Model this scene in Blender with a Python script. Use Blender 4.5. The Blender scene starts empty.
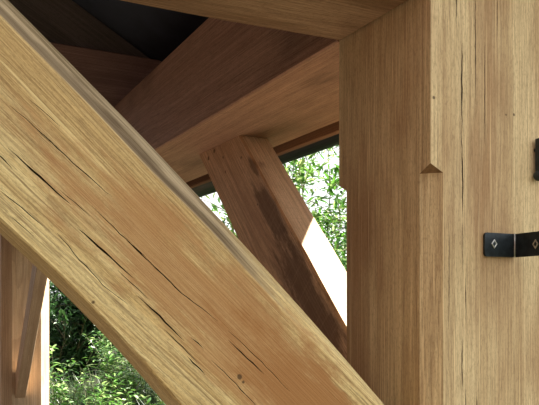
import bpy, bmesh, math, random
from mathutils import Vector, Matrix, noise
# World axes: X runs out of the porch (towards the gutter side), Y runs along the porch, Z up. Metres.
H0 = 1.5                     # height that the measured heights below are counted from
C = bpy.context.scene.collection
scene = bpy.context.scene

# ------------------------------------------------------------------ materials
def nd(nt, t, x=0, y=0, **kw):
    n = nt.nodes.new(t)
    for k, v in kw.items(): setattr(n, k, v)
    return n
def math_node(nt, op, a, b=None, c=None, clamp=False):
    n = nt.nodes.new('ShaderNodeMath'); n.operation = op; n.use_clamp = clamp
    for i, v in enumerate((a, b, c)):
        if v is None: continue
        if isinstance(v, (int, float)): n.inputs[i].default_value = v
        else: nt.links.new(v, n.inputs[i])
    return n.outputs[0]
def mixc(nt, fac, a, b, mode='MIX'):
    n = nt.nodes.new('ShaderNodeMix'); n.data_type = 'RGBA'; n.blend_type = mode
    if isinstance(fac, (int, float)): n.inputs[0].default_value = fac
    else: nt.links.new(fac, n.inputs[0])
    for s, v in ((6, a), (7, b)):
        if isinstance(v, tuple): n.inputs[s].default_value = (v[0], v[1], v[2], 1)
        else: nt.links.new(v, n.inputs[s])
    return n.outputs[2]
def ramp(nt, fac, lo, hi, smooth=True):
    n = nt.nodes.new('ShaderNodeMapRange'); n.interpolation_type = 'SMOOTHSTEP' if smooth else 'LINEAR'
    n.inputs[1].default_value = lo; n.inputs[2].default_value = hi
    nt.links.new(fac, n.inputs[0]); return n.outputs[0]
def base_mat(name, rough=.7, spec=.3):
    m = bpy.data.materials.new(name); m.use_nodes = True; nt = m.node_tree
    b = nt.nodes['Principled BSDF']; b.inputs['Roughness'].default_value = rough
    b.inputs['Specular IOR Level'].default_value = spec
    return m, nt, b
def snoise(nt, vec, scale, off=(0, 0, 0), detail=3, rough=.55, dist=0):
    mp = nt.nodes.new('ShaderNodeMapping'); mp.inputs['Scale'].default_value = scale
    mp.inputs['Location'].default_value = off; nt.links.new(vec, mp.inputs['Vector'])
    n = nt.nodes.new('ShaderNodeTexNoise'); n.inputs['Scale'].default_value = 1
    n.inputs['Detail'].default_value = detail; n.inputs['Roughness'].default_value = rough
    n.inputs['Distortion'].default_value = dist
    nt.links.new(mp.outputs[0], n.inputs['Vector']); return n.outputs['Fac']

def oak(name, light, mid, dark, seed=0, patch=.5, heart=None, knots=(), stain=None, wane=None, rings=.35, fleck=.5, rough=.72, bump=.35, saw=0):
    """Oak: grain runs along the object's own X axis. light / mid / dark are its colours."""
    m, nt, b = base_mat(name, rough, .25)
    co = nt.nodes.new('ShaderNodeTexCoord').outputs['Object']
    o = (seed * 3.7, seed * 5.1, seed * 2.3)
    warp = snoise(nt, co, (1.5, 5, 5), o, 2, .5)
    wv = nt.nodes.new('ShaderNodeVectorMath'); wv.operation = 'SCALE'
    cb = nt.nodes.new('ShaderNodeCombineXYZ')
    w0 = math_node(nt, 'MULTIPLY', math_node(nt, 'SUBTRACT', warp, .5), .018)
    nt.links.new(w0, cb.inputs[1]); nt.links.new(w0, cb.inputs[2])
    ad = nt.nodes.new('ShaderNodeVectorMath'); ad.operation = 'ADD'
    nt.links.new(co, ad.inputs[0]); nt.links.new(cb.outputs[0], ad.inputs[1]); P = ad.outputs[0]
    fine = snoise(nt, P, (2.6, 420, 420), o, 4, .65)
    med = snoise(nt, P, (.9, 130, 130), o, 4, .6)
    big = snoise(nt, P, (.9, 26, 26), o, 3, .5)
    pat = snoise(nt, P, (2.6, 8, 8), o, 3, .55)
    # growth rings round a pith beside the beam
    sp = nt.nodes.new('ShaderNodeSeparateXYZ'); nt.links.new(P, sp.inputs[0])
    yy = math_node(nt, 'ADD', sp.outputs[1], .03 + .013 * (seed % 5)); zz = math_node(nt, 'ADD', sp.outputs[2], .05)
    rad = math_node(nt, 'SQRT', math_node(nt, 'ADD', math_node(nt, 'MULTIPLY', yy, yy), math_node(nt, 'MULTIPLY', zz, zz)))
    rad = math_node(nt, 'ADD', rad, math_node(nt, 'MULTIPLY', snoise(nt, co, (.8, 5, 5), o, 2, .5), .045))
    ring = math_node(nt, 'FRACT', math_node(nt, 'MULTIPLY', rad, 230))
    ring = math_node(nt, 'MULTIPLY', ramp(nt, ring, .35, 1.0), rings)
    f = math_node(nt, 'MULTIPLY_ADD', med, .55, math_node(nt, 'MULTIPLY', big, .45))
    f = ramp(nt, f, .40, .60)
    col = mixc(nt, f, light, mid)
    pm = math_node(nt, 'MULTIPLY', ramp(nt, pat, .42, .68), patch)
    col = mixc(nt, pm, col, dark)
    if heart:      # heartwood tone: (direction in own axes, start, end, colour)
        (dx, dy, dz), lo, hi, hc = heart
        hv = math_node(nt, 'ADD', math_node(nt, 'MULTIPLY', sp.outputs[0], dx), math_node(nt, 'ADD', math_node(nt, 'MULTIPLY', sp.outputs[1], dy), math_node(nt, 'MULTIPLY', sp.outputs[2], dz)))
        hv = math_node(nt, 'ADD', hv, math_node(nt, 'MULTIPLY', math_node(nt, 'SUBTRACT', snoise(nt, co, (5, 30, 30), o, 5, .65), .5), .16))
        col = mixc(nt, math_node(nt, 'MULTIPLY', ramp(nt, hv, lo, hi), .9), col, mixc(nt, f, hc, tuple(c * .72 for c in hc)))
    col = mixc(nt, ring, col, tuple(c * .75 for c in dark))
    ff = ramp(nt, fine, .5, .72)
    col = mixc(nt, math_node(nt, 'MULTIPLY', ff, fleck), col, tuple(c * .5 for c in dark))
    pore = ramp(nt, snoise(nt, P, (22, 560, 560), o, 2, .7), .50, .62)
    col = mixc(nt, math_node(nt, 'MULTIPLY', pore, fleck * .7), col, tuple(c * .55 for c in dark))
    spk = ramp(nt, snoise(nt, co, (160, 620, 620), o, 3, .75), .47, .66)
    col = mixc(nt, math_node(nt, 'MULTIPLY', spk, .38), col, tuple(c * .55 for c in dark))
    hl = ramp(nt, snoise(nt, P, (3, 330, 330), (o[1], o[0], o[2]), 2, .5), .56, .75)
    col = mixc(nt, math_node(nt, 'MULTIPLY', hl, .5), col, tuple(min(1, c * 1.25) for c in light))
    if stain:      # dark figured patch with its own outline: (centre, (rx, ry, rz), colour)
        for (cx, cy, cz), (rx, ry, rz), sc in stain:
            mp = nt.nodes.new('ShaderNodeMapping'); mp.vector_type = 'POINT'
            mp.inputs['Scale'].default_value = (1 / rx, 1 / ry, 1 / rz)
            mp.inputs['Location'].default_value = (-cx / rx, -cy / ry, -cz / rz)
            nt.links.new(P, mp.inputs[0])
            ln = nt.nodes.new('ShaderNodeVectorMath'); ln.operation = 'LENGTH'; nt.links.new(mp.outputs[0], ln.inputs[0])
            dd = math_node(nt, 'ADD', ln.outputs['Value'], math_node(nt, 'MULTIPLY', math_node(nt, 'SUBTRACT', snoise(nt, P, (12, 45, 45), o, 5, .7), .5), 1.9))
            k = math_node(nt, 'SUBTRACT', 1, ramp(nt, dd, .55, 1.1))
            col = mixc(nt, math_node(nt, 'MULTIPLY', k, .75), col, sc)
    for (kx, ky, kz, kr) in knots:
        ln = nt.nodes.new('ShaderNodeVectorMath'); ln.operation = 'DISTANCE'
        nt.links.new(co, ln.inputs[0]); ln.inputs[1].default_value = (kx, ky, kz)
        dd = math_node(nt, 'ADD', ln.outputs['Value'], math_node(nt, 'MULTIPLY', math_node(nt, 'SUBTRACT', snoise(nt, co, (60, 160, 160), o, 3), .5), kr * 1.4))
        k = math_node(nt, 'SUBTRACT', 1, ramp(nt, dd, kr * .5, kr * 1.2))
        col = mixc(nt, math_node(nt, 'MULTIPLY', k, .85), col, tuple(c * .22 for c in dark))
    if wane:       # grey weathered outer skin left on the corner, with a dark line of bark at its edge: (own y from, own z from)
        k = math_node(nt, 'MULTIPLY', ramp(nt, sp.outputs[1], wane[0], wane[0] + .0015), ramp(nt, sp.outputs[2], wane[1], wane[1] + .002))
        k = math_node(nt, 'MULTIPLY', k, math_node(nt, 'SUBTRACT', 1, ramp(nt, math_node(nt, 'ADD', sp.outputs[0], math_node(nt, 'MULTIPLY', math_node(nt, 'SUBTRACT', snoise(nt, co, (6, 60, 60), o, 3), .5), .25)), -.08, .10)))
        wc = mixc(nt, ramp(nt, snoise(nt, P, (3, 160, 160), o, 4, .65), .4, .6), (.42, .33, .21), (.13, .09, .05))
        col = mixc(nt, math_node(nt, 'MULTIPLY', k, .85), col, wc)
        k2 = math_node(nt, 'MULTIPLY', k, math_node(nt, 'SUBTRACT', 1, ramp(nt, math_node(nt, 'ADD', sp.outputs[1], math_node(nt, 'MULTIPLY', math_node(nt, 'SUBTRACT', snoise(nt, co, (14, 60, 60), o, 3), .5), .02)), wane[0] + .003, wane[0] + .009)))
        col = mixc(nt, math_node(nt, 'MULTIPLY', k2, .6), col, (.10, .065, .035))
    if saw:        # faint cross marks left by the saw
        sw = ramp(nt, snoise(nt, co, (260, 12, 12), o, 2), .5, .7)
        col = mixc(nt, math_node(nt, 'MULTIPLY', sw, saw), col, tuple(c * .7 for c in mid))
    nt.links.new(col, b.inputs['Base Color'])
    bp = nt.nodes.new('ShaderNodeBump'); bp.inputs['Strength'].default_value = bump; bp.inputs['Distance'].default_value = .0016
    nt.links.new(math_node(nt, 'SUBTRACT', 1, math_node(nt, 'MULTIPLY_ADD', med, .6, math_node(nt, 'MULTIPLY', fine, .6))), bp.inputs['Height'])
    nt.links.new(bp.outputs[0], b.inputs['Normal'])
    return m

def plain(name, col, rough=.5, spec=.4, metal=0, var=.25, scale=20, bump=0):
    m, nt, b = base_mat(name, rough, spec); b.inputs['Metallic'].default_value = metal
    co = nt.nodes.new('ShaderNodeTexCoord').outputs['Object']
    n = snoise(nt, co, (scale,) * 3, (0, 0, 0), 5, .6)
    c = mixc(nt, ramp(nt, n, .3, .7), tuple(v * (1 - var) for v in col), tuple(min(1, v * (1 + var)) for v in col))
    nt.links.new(c, b.inputs['Base Color'])
    if bump:
        bp = nt.nodes.new('ShaderNodeBump'); bp.inputs['Strength'].default_value = bump; bp.inputs['Distance'].default_value = .001
        nt.links.new(n, bp.inputs['Height']); nt.links.new(bp.outputs[0], b.inputs['Normal'])
    return m

def leafmat(name, c0, c1, c2, rough=.35, trans=.35):
    m, nt, b = base_mat(name, rough, .6)
    at = nt.nodes.new('ShaderNodeAttribute'); at.attribute_name = 'tint'
    col = mixc(nt, ramp(nt, at.outputs['Fac'], 0, .6), c0, c1)
    col = mixc(nt, ramp(nt, at.outputs['Fac'], .6, 1), col, c2)
    nt.links.new(col, b.inputs['Base Color'])
    tr = nt.nodes.new('ShaderNodeBsdfTranslucent'); nt.links.new(col, tr.inputs[0])
    mx = nt.nodes.new('ShaderNodeMixShader'); mx.inputs[0].default_value = trans
    nt.links.new(b.outputs[0], mx.inputs[1]); nt.links.new(tr.outputs[0], mx.inputs[2])
    nt.links.new(mx.outputs[0], nt.nodes['Material Output'].inputs[0])
    return m

# ------------------------------------------------------------------ mesh helpers
def tag(o, label=None, cat=None, group=None, kind=None):
    if label: o['label'] = label
    if cat: o['category'] = cat
    if group: o['group'] = group
    if kind: o['kind'] = kind
    return o
def frame_along(x, up=Vector((0, 0, 1))):
    x = Vector(x).normalized(); y = Vector(up).cross(x)
    if y.length < 1e-4: y = Vector((0, 1, 0)).cross(x) if abs(x.y) < .9 else Vector((1, 0, 0)).cross(x)
    y.normalize(); z = x.cross(y); return Matrix((x, y, z)).transposed()
def link(name, bm, m, origin=(0, 0, 0), axis=(1, 0, 0), parent=None, smooth=False, up=(0, 0, 1)):
    """bm is in world coordinates; the object's X axis is laid along `axis`."""
    R = frame_along(axis, Vector(up)).to_4x4(); M = Matrix.Translation(Vector(origin)) @ R
    bmesh.ops.recalc_face_normals(bm, faces=bm.faces[:])
    bm.transform(M.inverted())
    me = bpy.data.meshes.new(name); bm.to_mesh(me); bm.free()
    me.materials.append(m)
    if smooth:
        for p in me.polygons: p.use_smooth = True
    o = bpy.data.objects.new(name, me); C.objects.link(o)
    o.matrix_world = M
    if parent:
        o.parent = parent; o.matrix_parent_inverse = Matrix.Identity(4)
        o.matrix_basis = PM[parent.name].inverted() @ M
    PM[o.name] = M
    return o
PM = {}
def loft(rings, cap=True):
    bm = bmesh.new(); vr = [[bm.verts.new(p) for p in r] for r in rings]; n = len(rings[0])
    for A, B in zip(vr, vr[1:]):
        for i in range(n):
            j = (i + 1) % n; bm.faces.new((A[i], A[j], B[j], B[i]))
    if cap: bm.faces.new(vr[0]); bm.faces.new(vr[-1][::-1])
    return bm
def cut(bm, co, no):
    """keep the side the normal points away from, close the hole"""
    g = bmesh.ops.bisect_plane(bm, geom=bm.verts[:] + bm.edges[:] + bm.faces[:], plane_co=co, plane_no=no, clear_outer=True)
    ed = [e for e in g['geom_cut'] if isinstance(e, bmesh.types.BMEdge)]
    if ed: bmesh.ops.holes_fill(bm, edges=ed)
def densify(poly, step, rnd=0):
    out = []
    for a, b in zip(poly, poly[1:] + poly[:1]):
        a = Vector(a); b = Vector(b); n = max(1, round((b - a).length / step))
        for i in range(n): out.append(a.lerp(b, i / n))
    return out
def rough_up(bm, amp, seed, axis, fs=6, fc=40):
    """hand-worked surface: millimetre unevenness, stretched along the grain"""
    ax = Vector(axis).normalized()
    for v in bm.verts:
        p = v.co; s = p.dot(ax); q = p - ax * s
        w = q * fc + ax * (s * fs) + Vector((seed * 7.3, 0, seed))
        v.co = p + Vector((noise.noise(w), noise.noise(w + Vector((31, 0, 0))), noise.noise(w + Vector((0, 57, 0))))) * amp * .3
def beam(p0, p1, sec, step=.05, amp=.0006, seed=1, cs=.03, up=(0, 0, 1)):
    """prism with section sec [(u,v)] in the frame across p0->p1; u = frame Y, v = frame Z"""
    p0 = Vector(p0); p1 = Vector(p1); F = frame_along(p1 - p0, Vector(up)); L = (p1 - p0).length
    n = max(1, round(L / step)); s2 = densify([Vector((u, v, 0)) for u, v in sec], cs)
    rings = [[p0 + F @ Vector((L * i / n, q.x, q.y)) for q in s2] for i in range(n + 1)]
    bm = loft(rings); rough_up(bm, amp, seed, p1 - p0); return bm
def sect(w, h, c=.004):
    a, b = w / 2, h / 2
    return [(-a + c, -b), (a - c, -b), (a, -b + c), (a, b - c), (a - c, b), (-a + c, b), (-a, b - c), (-a, -b + c)]

def crack_cutter(pts, w, nrm, depth=.02, seed=0):
    """thin wedge along pts (world points on the face), open towards nrm"""
    nrm = Vector(nrm).normalized(); rnd = random.Random(seed); P = [Vector(p) for p in pts]
    dense = []
    for a, b in zip(P, P[1:]):
        n = max(2, int((b - a).length / .008))
        for i in range(n): dense.append(a.lerp(b, i / n))
    dense.append(P[-1]); N = len(dense) - 1; rings = []
    for i, p in enumerate(dense):
        t = (dense[min(N, i + 1)] - dense[max(0, i - 1)]).normalized(); side = nrm.cross(t).normalized()
        f = i / N; ww = w * (math.sin(math.pi * min(1, max(0, f))) ** .6) * rnd.uniform(.65, 1.25) + .00012
        p = p + side * rnd.uniform(-.0005, .0005)
        dd = depth * (.35 + .65 * math.sin(math.pi * f))
        rings.append([p + nrm * .004 - side * ww * .5, p + nrm * .004 + side * ww * .5, p - nrm * dd + side * .0001, p - nrm * dd - side * .0001])
    return loft(rings)
m_crack = plain('aged_wood', (.045, .028, .016), .9, .1, var=.3, scale=200)
def carve(o, cutters):
    """boolean the wedges out of the timber and keep the result as plain mesh"""
    o.data.materials.append(m_crack)
    for cb in cutters:
        for fc in cb.faces: fc.material_index = 1
        bmesh.ops.recalc_face_normals(cb, faces=cb.faces[:])
        me = bpy.data.meshes.new('cut'); cb.to_mesh(me); cb.free(); me.materials.append(o.data.materials[0]); me.materials.append(m_crack)
        k = bpy.data.objects.new('cut', me); C.objects.link(k)
        md = o.modifiers.new('b', 'BOOLEAN'); md.operation = 'DIFFERENCE'; md.solver = 'EXACT'; md.object = k
        bpy.context.view_layer.update()
        dg = bpy.context.evaluated_depsgraph_get()
        nm = bpy.data.meshes.new_from_object(o.evaluated_get(dg)); old = o.data
        o.modifiers.clear()
        if len(nm.vertices) > 20: o.data = nm; nm.name = o.name
        bpy.data.objects.remove(k)

def box(x0, x1, y0, y1, z0, z1):
    bm = bmesh.new(); bmesh.ops.create_cube(bm, size=1)
    for v in bm.verts:
        v.co = Vector((x0 if v.co.x < 0 else x1, y0 if v.co.y < 0 else y1, z0 if v.co.z < 0 else z1))
    return bm
def bevel(bm, r, seg=2):
    bmesh.ops.bevel(bm, geom=bm.edges[:], offset=r, segments=seg, affect='EDGES', profile=.6); return bm
def Z(z): return z + H0

# ------------------------------------------------------------------ timbers
GOLD = (.50, .345, .155); TAN = (.40, .245, .105); BRN = (.235, .118, .05)
def to_local(w, org, axis, up=(0, 0, 1)):
    M = Matrix.Translation(Vector(org)) @ frame_along(axis, Vector(up)).to_4x4(); return M.inverted() @ Vector(w)
kn = [tuple(to_local((a, b, Z(z)), (.6855, .76, 0), (0, 0, 1), (0, 1, 0))) + (r,) for a, b, z, r in
      [(.5795, .658, .2447, .0022), (.7065, .658, .238, .0016), (.7215, .658, .240, .0022), (.574, .675, .131, .0012), (.5795, .6695, .133, .001), (.587, .662, .1305, .0013)]]
m_post = oak('oak_post', (.80, .645, .36), (.61, .455, .24), (.40, .235, .11), 3, .85, knots=kn, fleck=.5, rings=.22, bump=.6)
m_plate = oak('oak_plate', (.52, .31, .20), (.42, .235, .15), (.22, .125, .08), 5, .8, fleck=.5, rings=.15, saw=.25)
m_tie = oak('oak_tie', (.46, .30, .175), (.34, .215, .12), (.21, .11, .05), 7, .7, fleck=.5, rings=.3, saw=.15)
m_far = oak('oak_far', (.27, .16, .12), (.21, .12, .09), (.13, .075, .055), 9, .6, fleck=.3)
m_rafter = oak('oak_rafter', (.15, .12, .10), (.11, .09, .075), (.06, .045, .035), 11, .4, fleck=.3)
m_fpost = oak('oak_far_post', (.66, .48, .31), (.56, .38, .225), (.40, .25, .14), 13, .4, fleck=.3)

# post: full square above, all four arrises chamfered below a pointed stop
AX0, AX1, BY0, BY1 = .574, .800, .658, .867
CH = .021
def post_front():
    bm = bmesh.new()
    def ring(z, c):
        pts = []
        for (x, y, sx, sy) in ((AX0, BY0, 1, 1), (AX1, BY0, -1, 1), (AX1, BY1, -1, -1), (AX0, BY1, 1, -1)):
            A = (x, y + sy * c, z); B = (x + sx * c, y, z)
            pts += [A, B] if (sx * sy > 0) else [B, A]
        return pts
    e = .0006
    zs = [(0, CH)] + [(.05 * i, CH) for i in range(1, 33)] + [(Z(.1505), CH), (Z(.1605), e)] + [(Z(.1605) + .05 * i, e) for i in range(1, 8)] + [(Z(.600), e)]
    rings = []
    for z, c in zs:
        r = [Vector(p) for p in ring(z, c)]
        out = []
        for i in range(8):
            a, b = r[i], r[(i + 1) % 8]; n = 7 if (b - a).length > .08 or c == e and i % 2 == 1 else 1
            n = 7 if i % 2 == 1 else 1
            for k in range(n): out.append(a.lerp(b, k / n))
        rings.append(out)
    bm = loft(rings); rough_up(bm, .0009, 2, (0, 0, 1), 5, 30); return bm
post = link('post', post_front(), m_post, (.6855, .76, 0), (0, 0, 1), up=(0, 1, 0))
tag(post, 'square oak post with chamfered corners below pointed stops, carrying the black iron bracket', 'post')
fy = BY0
def pc(lst): return [(a, fy, Z(z)) for a, z in lst]
cr = []
for i, (lst, w) in enumerate([
    ([(.6169, .45), (.6165, .40), (.6172, .342)], 0.0027),
    ([(.650, .40), (.6505, .33), (.6515, .245)], 0.0019),
    ([(.6275, .322), (.6265, .27), (.6272, .205)], 0.0032),
    ([(.6262, .21), (.628, .15), (.6283, .095)], 0.0027),
    ([(.667, .33), (.667, .245), (.6675, .19)], 0.0013),
    ([(.690, .40), (.6905, .34)], 0.0010),
    ([(.6045, .09), (.605, .02), (.6043, -.05)], 0.0012),
    ([(.6285, .088), (.6285, .02)], 0.0015),
    ([(.6335, .02), (.634, -.045)], 0.0015),
    ([(.6285, -.06), (.627, -.10), (.629, -.13)], 0.0021),
    ([(.6335, -.13), (.633, -.19)], 0.0018),
    ([(.653, -.14), (.6535, -.2)], 0.0022)]):
    cr.append(crack_cutter(pc(lst), w * .8, (0, -1, 0), .018, i))
carve(post, cr)
post.data.materials.append(plain('end_grain_shade', (.26, .155, .08), .85, .1, var=.2, scale=150))
for f_ in post.data.polygons:        # pointed stops: end grain, colour darkened as painted shade on the down-facing slopes
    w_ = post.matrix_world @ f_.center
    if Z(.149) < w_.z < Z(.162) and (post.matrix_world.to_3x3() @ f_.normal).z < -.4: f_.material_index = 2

# front brace: slightly bowed, wane left on its upper near corner
SX, SN = Vector((.7274, 0, -.6862)), Vector((.6862, 0, .7274))
def front_brace():
    rings = []; N = 90
    for i in range(N + 1):
        s = -.46 + 1.10 * i / N
        top = .2578 - .075 * (s - .16) ** 2
        low = .0915 - .30 * (min(s, .27) - .04) ** 2 if s > .04 else .0915 - .05 * (s - .04) ** 2
        wn = .026 + .0028 * noise.noise(Vector((s * 9, 1, 0))) - .010 * max(0, (s - .3)) / .2
        ch = .021 + .003 * noise.noise(Vector((s * 7, 5, 3)))
        mid = .45 + .12 * noise.noise(Vector((s * 12, 9, 3)))
        pts = [(.658, low + .002), (.658, top - wn), (.658 + ch * mid * .9, top - wn * .42), (.658 + ch, top), (.731, top), (.731, low), (.660, low)]
        dp = densify([Vector((b, n, 0)) for b, n in pts], .012)
        if i == 0: cnt = len(dp)
        # constant count per ring: resample each side with fixed numbers
        seg = [14, 2, 2, 5, 12, 6, 1]; q = []
        for k in range(7):
            a = Vector((*pts[k], 0)); b = Vector((*pts[(k + 1) % 7], 0))
            for j in range(seg[k]): q.append(a.lerp(b, j / seg[k]))
        rings.append([SX * s + SN * p.y + Vector((0, p.x, H0)) for p in q])
    bm = loft(rings); rough_up(bm, .0012, 4, SX, 8, 45)
    cut(bm, (.5742, 0, 0), (1, 0, 0)); cut(bm, (0, 0, Z(.376)), (0, 0, 1)); return bm
def az(a, z): return Vector((a, .658, Z(z)))
def to_local(w, org, axis, up=(0, 0, 1)):
    M = Matrix.Translation(Vector(org)) @ frame_along(axis, Vector(up)).to_4x4(); return M.inverted() @ Vector(w)
FBO = Vector((.27, .658, Z(0)))
def n2(a, z): return 0
kn = [tuple(to_local((a, .658, Z(z)), FBO, SX)) + (r,) for a, z, r in [(.3075, -.094, .003), (.312, -.10, .002), (.150, -.012, .002)]]
# heart direction: down the brace and away from its upper edge
m_brace = oak('oak_brace', (.80, .655, .32), (.66, .485, .205), (.38, .22, .085), 1, .45,
              stain=[((.10, 0, -.012), (.34, 1, .062), (.42, .215, .080)), ((.22, 0, -.01), (.2, 1, .05), (.35, .16, .05))], wane=(.0022, .043), knots=kn, fleck=.65, rings=.3, bump=.9)
fb = link('curved_brace', front_brace(), m_brace, FBO, SX)
tag(fb, 'large golden oak brace with long dark drying cracks crossing in front of the scene', 'brace')
f, c0, s0 = 670, .886, .463
def on_face(x, y, b=.6575):
    u = (x - 269.5) / f; v = (290 - y) / f; d = b / (c0 - s0 * u); return (d * (c0 * u + s0), b, Z(v * d))
# cracks, measured on the near face of the brace
CR = [([(10, 105), (42, 133), (73, 163), (112, 197)], .0012), ([(8, 148), (40, 177), (71, 205)], .0024),
      ([(77, 227), (105, 252), (134, 278)], .0024), ([(92, 206), (127, 240), (150, 262), (182, 293), (218, 321)], .0013),
      ([(127, 240), (146, 257)], .0014), ([(228, 340), (247, 358), (264, 374)], .0020),
      ([(57, 233), (80, 260), (103, 285), (128, 304)], .0011), ([(138, 296), (160, 316), (184, 341)], .0021),
      ([(191, 337), (204, 349)], .0016), ([(187, 356), (206, 375)], .0018), ([(-6, 150), (12, 168)], .0020),
      ([(1, 191), (22, 208), (43, 226)], .0012), ([(212, 360), (236, 384), (262, 412)], .0010),
      ([(150, 262), (171, 283)], .0018), ([(30, 100), (60, 126)], .0006), ([(228, 330), (262, 362), (290, 392)], .0006),
      ([(60, 190), (90, 216)], .0007), ([(165, 330), (200, 364)], .0007), ([(8, 215), (34, 236)], .0006),
      ([(40, 133), (58, 148)], .0006), ([(118, 270), (150, 300)], .0007)]
carve(fb, [crack_cutter([on_face(*p) for p in l], w * .68 + .0002, (0, -1, 0), .02, 50 + i) for i, (l, w) in enumerate(CR)])

# tie beam over the front, slightly sagging in the middle
def tie_front():
    rings = []
    for i in range(61):
        a = .574 - 1.572 * i / 60
        dz = -.0075 * math.sin(math.pi * min(1, max(0, (.571 - a) / .7))) 
        z0 = Z(.382) + dz; e = .004; y0, y1, z1 = .661, .861, Z(.60)
        q = densify([Vector(p) for p in [(0, y0 + e, z0), (0, y1 - e, z0), (0, y1, z0 + e), (0, y1, z1), (0, y0, z1), (0, y0, z0 + e)]], .03)
        rings.append([Vector((a, p.y, p.z)) for p in q])
    bm = loft(rings); rough_up(bm, .0008, 6, (1, 0, 0)); cut(bm, (.5705, 0, 0), (1, 0, 0)); return bm
tie = link('tie_beam', tie_front(), m_tie, (-.4, .76, Z(.49)), (1, 0, 0))
tag(tie, 'oak tie beam overhead meeting the top of the chamfered post, seen from below', 'beam')

# wall plate running back from the post
pl = beam((.707, .8675, Z(.4955)), (.707, 5.3, Z(.4955)), sect(.272, .227, .003), .08, .0008, 8)
kn = [tuple(to_local(w, (.707, 3, Z(.4955)), (0, 1, 0))) + (r,) for w, r in [((.571, 1.2, Z(.4)), .006), ((.66, 1.12, Z(.382)), .004)]]
m_plate2 = m_plate
pl = link('wall_plate', pl, m_plate, (.707, 3, Z(.4955)), (0, 1, 0))
tag(pl, 'long reddish oak beam running back from the post, resting on the second brace', 'beam')
carve(pl, [crack_cutter([(.571 + .0, 1.34, Z(.385)), (.585, 1.33, Z(.3822)), (.60, 1.30, Z(.3822))], .0012, (-.3, 0, -1), .012, 3)])

# second brace between plate and post
D2v, N2v = Vector((0, .716, .698)), Vector((0, -.698, .716))
def brace2():
    rings = []; N = 50
    for i in range(N + 1):
        s = .35 + 1.35 * i / N
        e = .004; a0, a1 = .700, .780
        n1 = -.7725 + .002 * noise.noise(Vector((s * 6, 0, 3))); n0 = -.960
        q = densify([Vector((a0, n0, 0)), Vector((a0, n1 - e, 0)), Vector((a0 + e, n1, 0)), Vector((a1 - e, n1, 0)), Vector((a1, n1 - e, 0)), Vector((a1, n0, 0))], .02)
        if i == 0: M = len(q)
        rings.append([D2v * s + N2v * p.y + Vector((p.x, 0, H0)) for p in q[:M]])
    bm = loft(rings); rough_up(bm, .0010, 12, D2v, 8, 40)
    cut(bm, (0, .8675, 0), (0, -1, 0)); cut(bm, (0, 0, Z(.3815)), (0, 0, 1)); return bm
B2O = Vector((.70, 1.25, Z(.05)))
def l2(a, b, z): return tuple(to_local((a, b, Z(z)), B2O, D2v))
kn = [l2(.70, 1.60, .345) + (.004,), l2(.70, 1.49, .325) + (.004,), l2(.70, 1.70, .36) + (.006,), l2(.70, 1.66, .372) + (.006,), l2(.70, 1.40, .20) + (.003,), l2(.70, 1.585, .305) + (.004,)]
st = [(l2(.70, 1.17, -.02), (.22, .05, .06), (.095, .045, .022)), (l2(.70, 1.33, .17), (.14, .05, .028), (.12, .06, .03)), (l2(.70, 1.42, .29), (.05, .04, .012), (.15, .08, .04))]
m_b2 = oak('oak_brace_b', (.80, .54, .32), (.66, .42, .24), (.44, .25, .14), 4, .5, knots=kn, stain=st, fleck=.4, rings=.35, saw=.2)
b2 = link('straight_brace', brace2(), m_b2, B2O, D2v)
tag(b2, 'shorter oak brace from post up to the beam behind, its upper face sunlit white', 'brace')

# far truss: tie beam lying on the plate and rafter
ft = beam((-.998, 2.32, Z(.7015)), (.92, 2.32, Z(.7015)), sect(.20, .183, .004), .1, .001, 14)
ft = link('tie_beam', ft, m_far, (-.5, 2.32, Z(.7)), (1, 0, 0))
tag(ft, 'dark brown oak cross beam further back, laid over the reddish beam', 'beam')
def zr(a): return .794 - .564 * (a - .726)
def rafter(y0, y1, zc, m, seed):
    d = Vector((1, 0, -.564)).normalized(); n = Vector((.564, 0, 1)).normalized()
    p0 = Vector((-1.1, (y0 + y1) / 2, Z(zr(-1.1)))) - n * .11; p1 = Vector((.99, (y0 + y1) / 2, Z(zr(.99)))) - n * .11
    bm = beam(p0, p1, sect(y1 - y0, .22, .003), .1, .0008, seed)
    cut(bm, (0, 0, Z(zc)), (0, 0, -1)); cut(bm, (-.998, 0, 0), (-1, 0, 0)); cut(bm, (.928, 0, 0), (1, 0, 0))
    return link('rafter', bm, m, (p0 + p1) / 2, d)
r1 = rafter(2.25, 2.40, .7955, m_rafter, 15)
tag(r1, 'dark rafter sloping up under the black roof above the far cross beam', 'rafter')

# far post and its brace
fp = beam((.637, 4.865, 0), (.637, 4.865, Z(.381)), sect(.27, .31, .062), .1, .0008, 17, up=(1, 0, 0))
fp = link('post', fp, m_fpost, (.625, 4.865, 0), (0, 0, 1), up=(1, 0, 0))
tag(fp, 'distant pale oak post at the left edge with a thin brace leaning on it', 'post')
def farbrace():
    d = Vector((0, -.737, .676)); n = Vector((0, .676, .737))
    b0 = Vector((.598, 4.73, Z(-.72))) + n * .06
    bm = beam(b0 - d * .3, b0 + d * 1.75, sect(.066, .12, .003), .1, .0006, 19)
    cut(bm, (0, 4.7285, 0), (0, 1, 0)); cut(bm, (0, 0, Z(.3805)), (0, 0, 1))
    return link('straight_brace', bm, m_fpost, b0, d)
fbr = farbrace(); tag(fbr, 'thin oak brace leaning on the distant pale post at lower left', 'brace')

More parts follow.
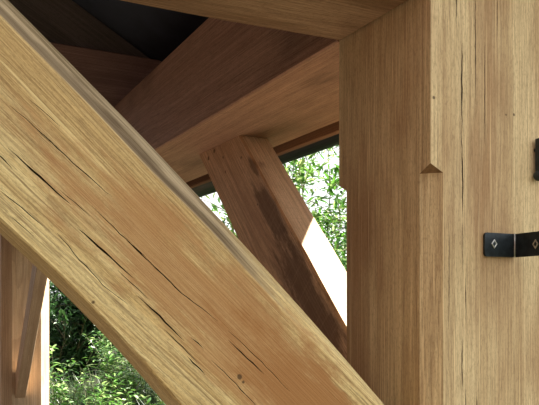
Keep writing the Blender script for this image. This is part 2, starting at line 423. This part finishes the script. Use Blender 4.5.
# ------------------------------------------------------------------ roof, eaves, gutter, added shade wall, floor
m_roof = plain('roof_membrane', (.045, .052, .068), .75, .2, var=.2, scale=6)
m_slate = plain('roof_slate', (.10, .105, .115), .6, .3, var=.3, scale=15)
def slope(lift):
    a0, a1, t = -1.0, 1.0, .03
    return loft([[Vector(p) for p in ((a0, y, Z(zr(a0)) + lift), (a1, y, Z(zr(a1)) + lift), (a1, y, Z(zr(a1)) + lift + t), (a0, y, Z(zr(a0)) + lift + t))] for y in (.52, 5.3)])
o = link('ceiling', slope(.001), m_roof); tag(o, kind='structure')
o = link('trim_1', slope(.033), m_slate); tag(o, kind='structure')
m_fascia = oak('fascia_wood', (.26, .13, .07), (.20, .095, .05), (.14, .065, .035), 21, .4, fleck=.2)
bm = bevel(box(.93, .95, .52, 5.3, Z(.399), Z(.665)), .002, 1)
o = link('fascia_board', bm, m_fascia, (.94, 2.9, Z(.5)), (0, 1, 0)); tag(o, 'brown fascia board along the eaves in front of the black gutter', 'board')
m_black = plain('black_gutter', (.008, .009, .010), .45, .3, var=.2)
def gutter(y0, y1, r, t, cx=1.0042, cz=.449, lip=.012):
    rings = []
    prof = [(math.cos(math.pi * (1 + k / 16)) * r, math.sin(math.pi * (1 + k / 16)) * r) for k in range(17)]
    prof = [(-r, lip)] + prof + [(r, lip)]
    inn = [(x * (r - t) / r, z * (r - t) / r if z < 0 else z) for x, z in prof][::-1]
    for y in (y0, y1): rings.append([Vector((cx + x, y, Z(cz + z))) for x, z in prof + inn])
    return loft(rings)
g = link('gutter', gutter(.5, 5.32, .053, .003), m_black, (1.005, 2.9, Z(.45)), (0, 1, 0), smooth=False)
tag(g, 'black half round gutter along the outside of the eaves', 'gutter')
for (y0, y1) in ((2.28, 2.60), (4.6, 4.75)):
    j = link('gutter_joint', gutter(y0, y1, .066, .004, cx=1.0175, lip=.016), m_black, (1.005, y0, Z(.45)), (0, 1, 0), parent=g)
m_shade_wall = plain('shade_wall_brown', (.07, .045, .038), .8, .2, var=.3, scale=8)
o = link('shade_wall_left', box(-1.2, -1.0, -12, 7, -.1, 5.2), m_shade_wall); tag(o, kind='structure')  # unseen wall, added to keep sky light off the timbers' left faces
m_floor = plain('stone_flags', (.10, .08, .065), .8, .2, var=.25, scale=3)
o = link('floor', box(-1.0, 1.15, .45, 5.4, -.08, 0), m_floor); tag(o, kind='structure')

def ground():
    bm = bmesh.new(); bmesh.ops.create_grid(bm, x_segments=240, y_segments=240, size=60)
    for v in bm.verts:
        v.co += Vector((3, 6, 0)); x, y = v.co.x, v.co.y
        k = max(0, min(1, (x - 1.3) / 3)) if y > -2 else 0
        v.co.z = -.05 + .45 * k * k * (3 - 2 * k) + .04 * noise.noise(v.co * 1.3) * k
        if x < 1.3: v.co.z = -.09
    return bm
m_earth = plain('grassy_earth', (.028, .032, .015), .95, .1, var=.5, scale=5)
o = link('ground', ground(), m_earth, smooth=True); tag(o, kind='structure')

# ------------------------------------------------------------------ ironwork
m_iron = plain('black_iron', (.020, .028, .033), .42, .5, metal=.35, var=.35, scale=90, bump=.5)
m_bright = plain('worn_steel', (.55, .54, .50), .35, .5, metal=.9, var=.2, scale=200)
br = bpy.data.objects.new('iron_bracket', None); C.objects.link(br); br.location = (.69, .658, Z(.06)); PM[br.name] = Matrix.Translation(br.location)
tag(br, 'black iron angle bracket screwed to the front of the chamfered post', 'bracket')
def rounded_plate(x0, x1, z0, z1, r, left=True, n=5):
    pts = []
    if left:
        for k in range(n + 1):
            t = math.pi * (1 + .5 * k / n); pts.append((x0 + r + math.cos(t) * r, z0 + r + math.sin(t) * r))
    else: pts.append((x0, z0))
    pts += [(x1, z0), (x1, z1)]
    if left:
        for k in range(n + 1):
            t = math.pi * (.5 + .5 * k / n); pts.append((x0 + r + math.cos(t) * r, z1 - r + math.sin(t) * r))
    else: pts.append((x0, z1))
    return pts
pp = rounded_plate(.664, .7190, .0445, .0765, .004)
bm = loft([[Vector((x, y, Z(z))) for x, z in pp] for y in (.6545, .6575)])
bevel(bm, .0005, 1); link('plate', bm, m_iron, (.69, .656, Z(.06)), (1, 0, 0), parent=br)
fl = rounded_plate(-.095, 0, .0445, .0765, .005)
# flange stands out from the post, a little more than square
fd = Vector((-.13, -1, 0)).normalized(); fn = Vector((1, -.13, 0)).normalized(); fo = Vector((.7190, .6535, 0))
bm = loft([[fo - fd * x + fn * t + Vector((0, 0, Z(z))) for x, z in fl] for t in (0, .003)])
bevel(bm, .0005, 1); link('flange', bm, m_iron, (.72, .62, Z(.06)), (0, 1, 0), parent=br)
bm = bmesh.new(); bmesh.ops.create_cone(bm, cap_ends=True, segments=14, radius1=.0011, radius2=.0011, depth=.0325)
bmesh.ops.translate(bm, verts=bm.verts, vec=(.7183, .6538, Z(.0605)))
link('fold', bm, m_bright, (.7208, .6538, Z(.06)), (1, 0, 0), parent=br, smooth=True)['label'] = 'worn bright fold line'
def rose(c, nrm, r=.0063):
    """square-set screw: bright diamond rim round a dark countersunk middle"""
    nrm = Vector(nrm).normalized(); up = Vector((0, 0, 1)); sd = up.cross(nrm).normalized()
    def q(rad, h): return [Vector(c) + nrm * h + sd * math.cos(math.pi / 2 * k) * rad * .85 + up * math.sin(math.pi / 2 * k) * rad for k in range(4)]
    rim = loft([q(r, -.0005), q(r, .0010), q(r * .80, .0013), q(r * .60, .0010), q(r * .60, -.0005)])
    s = link('screw', rim, m_bright, c, (1, 0, 0), parent=br)
    core = loft([q(r * .6, -.0008), q(r * .6, .0006), q(r * .25, .0012)])
    link('screw_socket', core, m_iron, c, (1, 0, 0), parent=s); s['label'] = 'steel diamond-rimmed screw'
rose((.6805, .6545, Z(.0615)), (0, -1, 0)); rose(fo + fd * .039 + Vector((-.0002, 0, Z(.0600))), -fn)

hk = bpy.data.objects.new('iron_drop_bar', None); C.objects.link(hk); hk.location = (.763, .65, Z(.18)); PM[hk.name] = Matrix.Translation(hk.location)
tag(hk, 'black iron bar with a rounded lower end at the right edge, above the bracket', 'ironwork')
bm = bevel(box(.7580, .772, .6455, .6545, Z(.158), Z(.210)), .0008, 1); link('bar', bm, m_iron, (.78, .65, Z(.18)), (0, 0, 1), parent=hk, up=(0, 1, 0))
bm = bmesh.new(); bmesh.ops.create_uvsphere(bm, u_segments=18, v_segments=12, radius=.0075); bmesh.ops.translate(bm, verts=bm.verts, vec=(.7612, .65, Z(.1585)))
link('rounded_end', bm, m_iron, (.778, .65, Z(.1585)), (1, 0, 0), parent=hk, smooth=True)
bm = bmesh.new(); bmesh.ops.create_cone(bm, cap_ends=True, segments=12, radius1=.003, radius2=.003, depth=.014, matrix=Matrix.Translation((.763, .6535, Z(.195))) @ Matrix.Rotation(math.pi / 2, 4, 'X'))
link('pin', bm, m_iron, (.763, .6535, Z(.195)), (0, 1, 0), parent=hk, smooth=True)

# ------------------------------------------------------------------ plants
LEAF = [(0, 0, 0), (.3, .32, .05), (.65, .30, .04), (1, 0, -.06), (.65, -.30, .04), (.3, -.32, .05), (.35, 0, 0), (.68, 0, -.01)]
LF = [(0, 6, 1), (1, 6, 7, 2), (2, 7, 3), (0, 5, 6), (5, 4, 7, 6), (4, 3, 7)]
class Plant:
    def __init__(s): s.v = []; s.f = []; s.t = []
    def leaf(s, p, d, up, L, W, t):
        x = d.normalized(); y = up.cross(x)
        if y.length < 1e-3: y = Vector((1, 0, 0)).cross(x)
        y.normalize(); z = x.cross(y); n = len(s.v)
        for a, b, c in LEAF: s.v.append(p + x * a * L + y * b * W + z * c * L)
        for q in LF: s.f.append(tuple(n + i for i in q)); s.t.append(t)
    def tube(s, pts, r0, r1, t, k=5):
        n0 = len(s.v); N = len(pts) - 1
        for i, p in enumerate(pts):
            d = (pts[min(N, i + 1)] - pts[max(0, i - 1)]).normalized(); F = frame_along(d); r = r0 + (r1 - r0) * i / N
            for j in range(k):
                th = 2 * math.pi * j / k; s.v.append(p + F @ Vector((0, math.cos(th) * r, math.sin(th) * r)))
        for i in range(N):
            for j in range(k):
                a = n0 + i * k + j; b = n0 + i * k + (j + 1) % k; s.f.append((a, b, b + k, a + k)); s.t.append(t)
    def blade(s, p, d, L, w, bend, t):
        side = Vector((-d.y, d.x, 0)).normalized(); n = len(s.v); N = 5
        for i in range(N + 1):
            u = i / N; q = p + Vector((d.x * bend * u * u, d.y * bend * u * u, L * (u - .35 * bend / max(L, .01) * u * u * .8)))
            ww = w * (1 - u) ** .6; s.v.append(q - side * ww); s.v.append(q + side * ww)
        for i in range(N): a = n + 2 * i; s.f.append((a, a + 1, a + 3, a + 2)); s.t.append(t)
    def build(s, name, m, loc, parent=None):
        me = bpy.data.meshes.new(name); me.from_pydata([tuple(v) for v in s.v], [], s.f); me.materials.append(m)
        at = me.attributes.new('tint', 'FLOAT', 'FACE'); at.data.foreach_set('value', s.t)
        o = bpy.data.objects.new(name, me); C.objects.link(o); o.location = loc
        if parent: o.parent = parent; o.location = (0, 0, 0)
        return o
def shrub(name, loc, rx, ry, h, nleaf, L, mats, seed, stems=9, label='', cat='shrub', group=None, low=.08, narrow=.42, clump=.12):
    rnd = random.Random(seed); e = bpy.data.objects.new(name, None); C.objects.link(e); e.location = loc; tag(e, label, cat, group)
    S = Plant(); tips = []
    for i in range(stems):
        th = rnd.uniform(0, 2 * math.pi); rr = math.sqrt(rnd.random()); top = Vector((math.cos(th) * rr * rx, math.sin(th) * rr * ry, h * rnd.uniform(.65, 1.0) * (1 - .35 * rr * rr)))
        base = Vector((top.x * .15, top.y * .15, 0)); pts = []
        for k in range(9):
            u = k / 8; pts.append(base.lerp(top, u) + Vector((noise.noise(Vector((u * 2, i, seed))), noise.noise(Vector((u * 2, i + 9, seed))), 0)) * .12 * u + Vector((top.x, top.y, 0)) * .2 * math.sin(u * math.pi))
        S.tube(pts, .012, .003, rnd.random()); 
        for k in range(2, 9):
            for q in range(3):
                a = pts[k]; d = Vector((rnd.gauss(0, 1), rnd.gauss(0, 1), rnd.uniform(0, 1.2))).normalized() * rnd.uniform(.12, .34) * min(1.3, rx * 1.6)
                S.tube([a, a + d * .5 + Vector((0, 0, .02)), a + d], .004, .0015, rnd.random(), 4); tips.append((a, a + d))
    S.build('branches', mats[1], loc, e)
    P = Plant()
    for i in range(nleaf):
        a, b = rnd.choice(tips); p = a.lerp(b, rnd.uniform(.1, 1.15)) + Vector((rnd.gauss(0, 1), rnd.gauss(0, 1), rnd.gauss(0, 1))) * clump * .4
        if p.z < low * h: continue
        d = (b - a).normalized() + Vector((rnd.gauss(0, .7), rnd.gauss(0, .7), rnd.gauss(0, .5) - .1)); l = L * rnd.uniform(.55, 1.25)
        P.leaf(p, d, Vector((rnd.gauss(0, .45), rnd.gauss(0, .45), 1)), l, l * narrow, rnd.random())
    P.build('foliage', mats[0], loc, e)
    return e
def weed(name, loc, h, n, L, mats, seed, label, narrow=.35, spread=.25, group=None, cat='plant'):
    rnd = random.Random(seed); e = bpy.data.objects.new(name, None); C.objects.link(e); e.location = loc; tag(e, label, cat, group)
    S = Plant(); P = Plant()
    for i in range(n):
        th = rnd.uniform(0, 6.283); hh = h * rnd.uniform(.6, 1.05); ben = spread * rnd.uniform(.3, 1.3); base = Vector((rnd.gauss(0, spread * .35), rnd.gauss(0, spread * .35), 0))
        pts = [base + Vector((math.cos(th) * ben * u * u, math.sin(th) * ben * u * u, hh * (u - .18 * u * u * u))) for u in [k / 10 for k in range(11)]]
        S.tube(pts, .0035, .0012, rnd.uniform(.3, 1), 4)
        for k in range(2, 11):
            for q in range(3):
                ph = rnd.uniform(0, 6.283); d = Vector((math.cos(ph), math.sin(ph), rnd.uniform(-.3, .7))); l = L * rnd.uniform(.6, 1.2) * (1.1 - .05 * k)
                P.leaf(pts[k] + Vector((0, 0, rnd.uniform(-.03, .03))), d, Vector((rnd.gauss(0, .3), rnd.gauss(0, .3), 1)), l, l * narrow, rnd.random())
    S.build('stems', mats[1], loc, e); P.build('foliage', mats[0], loc, e); return e
lm_light = leafmat('leaf_light', (.035, .11, .014), (.11, .27, .035), (.42, .55, .20), .28, .35)
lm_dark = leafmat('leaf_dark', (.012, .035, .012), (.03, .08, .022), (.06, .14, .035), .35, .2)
lm_mid = leafmat('leaf_mid', (.016, .055, .012), (.06, .15, .028), (.24, .36, .12), .28, .3)
lm_grass = leafmat('grass_blade', (.02, .05, .012), (.05, .10, .025), (.16, .20, .08), .4, .3)
st_m = leafmat('stem', (.10, .08, .04), (.14, .12, .05), (.2, .22, .08), .6, 0)
ML, MD, MM = (lm_light, st_m), (lm_dark, st_m), (lm_mid, st_m)
shrub('leafy_shrub', (2.5, 4.2, .26), .72, .70, 2.65, 21000, .07, ML, 1, 34, 'tall bright green shrub seen between the second brace and the post', low=.2)
shrub('leafy_shrub', (2.25, 3.3, .2), .5, .5, 1.75, 13000, .06, MM, 2, 22, 'lower mid green bush beside the post, under the tall bright shrub')
shrub('leafy_shrub', (2.9, 6.4, .36), .7, .7, 1.8, 8000, .085, ML, 3, 20, 'green shrub in the small gap left of the second brace')
shrub('hedge_shrub', (1.35, 9.2, .0), 1.2, .8, 2.35, 26000, .11, MD, 4, 50, 'dark shaded hedge bush directly right of the distant pale post')
shrub('hedge_shrub', (3.7, 9.4, .34), 1.0, .8, 1.6, 12000, .10, MD, 5, 28, 'dark hedge bush behind the sunlit weeds')
W = [(1.22, 6.6, 1.2, 16, .13, ML, 'weed clump with tall shoots before the dark hedge, nearest the distant post'),
     (1.35, 5.6, .95, 34, .10, ML, 'bright green weed clump low in front, beneath the crossing brace'),
     (1.85, 6.5, 1.25, 34, .12, ML, 'tall light green weed clump in the middle of the lower gap'),
     (1.62, 4.75, .85, 30, .10, ML, 'weed clump nearest the underside of the big brace, right end of the lower gap'),
     (2.4, 6.0, 1.25, 26, .11, MM, 'tall mid green weed clump partly hidden by the big brace'),
     (2.0, 7.6, 1.2, 36, .12, MM, 'shaded weed clump at the foot of the dark hedge')]
for i, (x, y, h, n, L, M_, lb) in enumerate(W):
    weed('weed', (x, y, -.02 if x < 1.5 else .03), h, n, L, M_, 40 + i, lb, narrow=.45)
rnd = random.Random(7); G = Plant()
for i in range(9000):
    x = rnd.uniform(1.2, 3.4); y = rnd.uniform(3.8, 8.0); th = rnd.uniform(0, 6.283)
    k = max(0, min(1, (x - 1.3) / 3)); z = -.06 + .45 * k * k * (3 - 2 * k)
    G.blade(Vector((x, y, z)), Vector((math.cos(th), math.sin(th), 0)), rnd.uniform(.25, .75), rnd.uniform(.004, .008), rnd.uniform(.1, .45), rnd.random())
o = G.build('grass', lm_grass, (0, 0, 0)); tag(o, 'long wild grass growing along the bank outside the porch', 'grass', kind='stuff')

# ------------------------------------------------------------------ light
w = bpy.data.worlds.new('sky'); scene.world = w; w.use_nodes = True; nt = w.node_tree
bg = nt.nodes['Background']; bg.inputs[0].default_value = (.97, .985, 1.0, 1); bg.inputs[1].default_value = 1.0
sun = bpy.data.lights.new('sun', 'SUN'); sun.energy = 17; sun.angle = math.radians(.6); sun.color = (1, .95, .86)
so = bpy.data.objects.new('sun', sun); C.objects.link(so); so.location = (4, 3, 6)
so.rotation_euler = Vector((1, .12, .94)).to_track_quat('Z', 'Y').to_euler()

# ------------------------------------------------------------------ camera
cam = bpy.data.cameras.new('camera'); co = bpy.data.objects.new('camera', cam); C.objects.link(co); scene.camera = co
cam.sensor_width = 36; cam.lens = 36 * 670 / 539; cam.clip_start = .02; cam.shift_y = 87.5 / 539
co.location = (0, 0, H0); co.rotation_euler = (math.pi / 2, 0, -math.atan2(.463, .886))
vs = scene.view_settings; vs.view_transform = 'Standard'; vs.look = 'None'; vs.gamma = 1; vs.use_curve_mapping = False; vs.exposure = 0.83
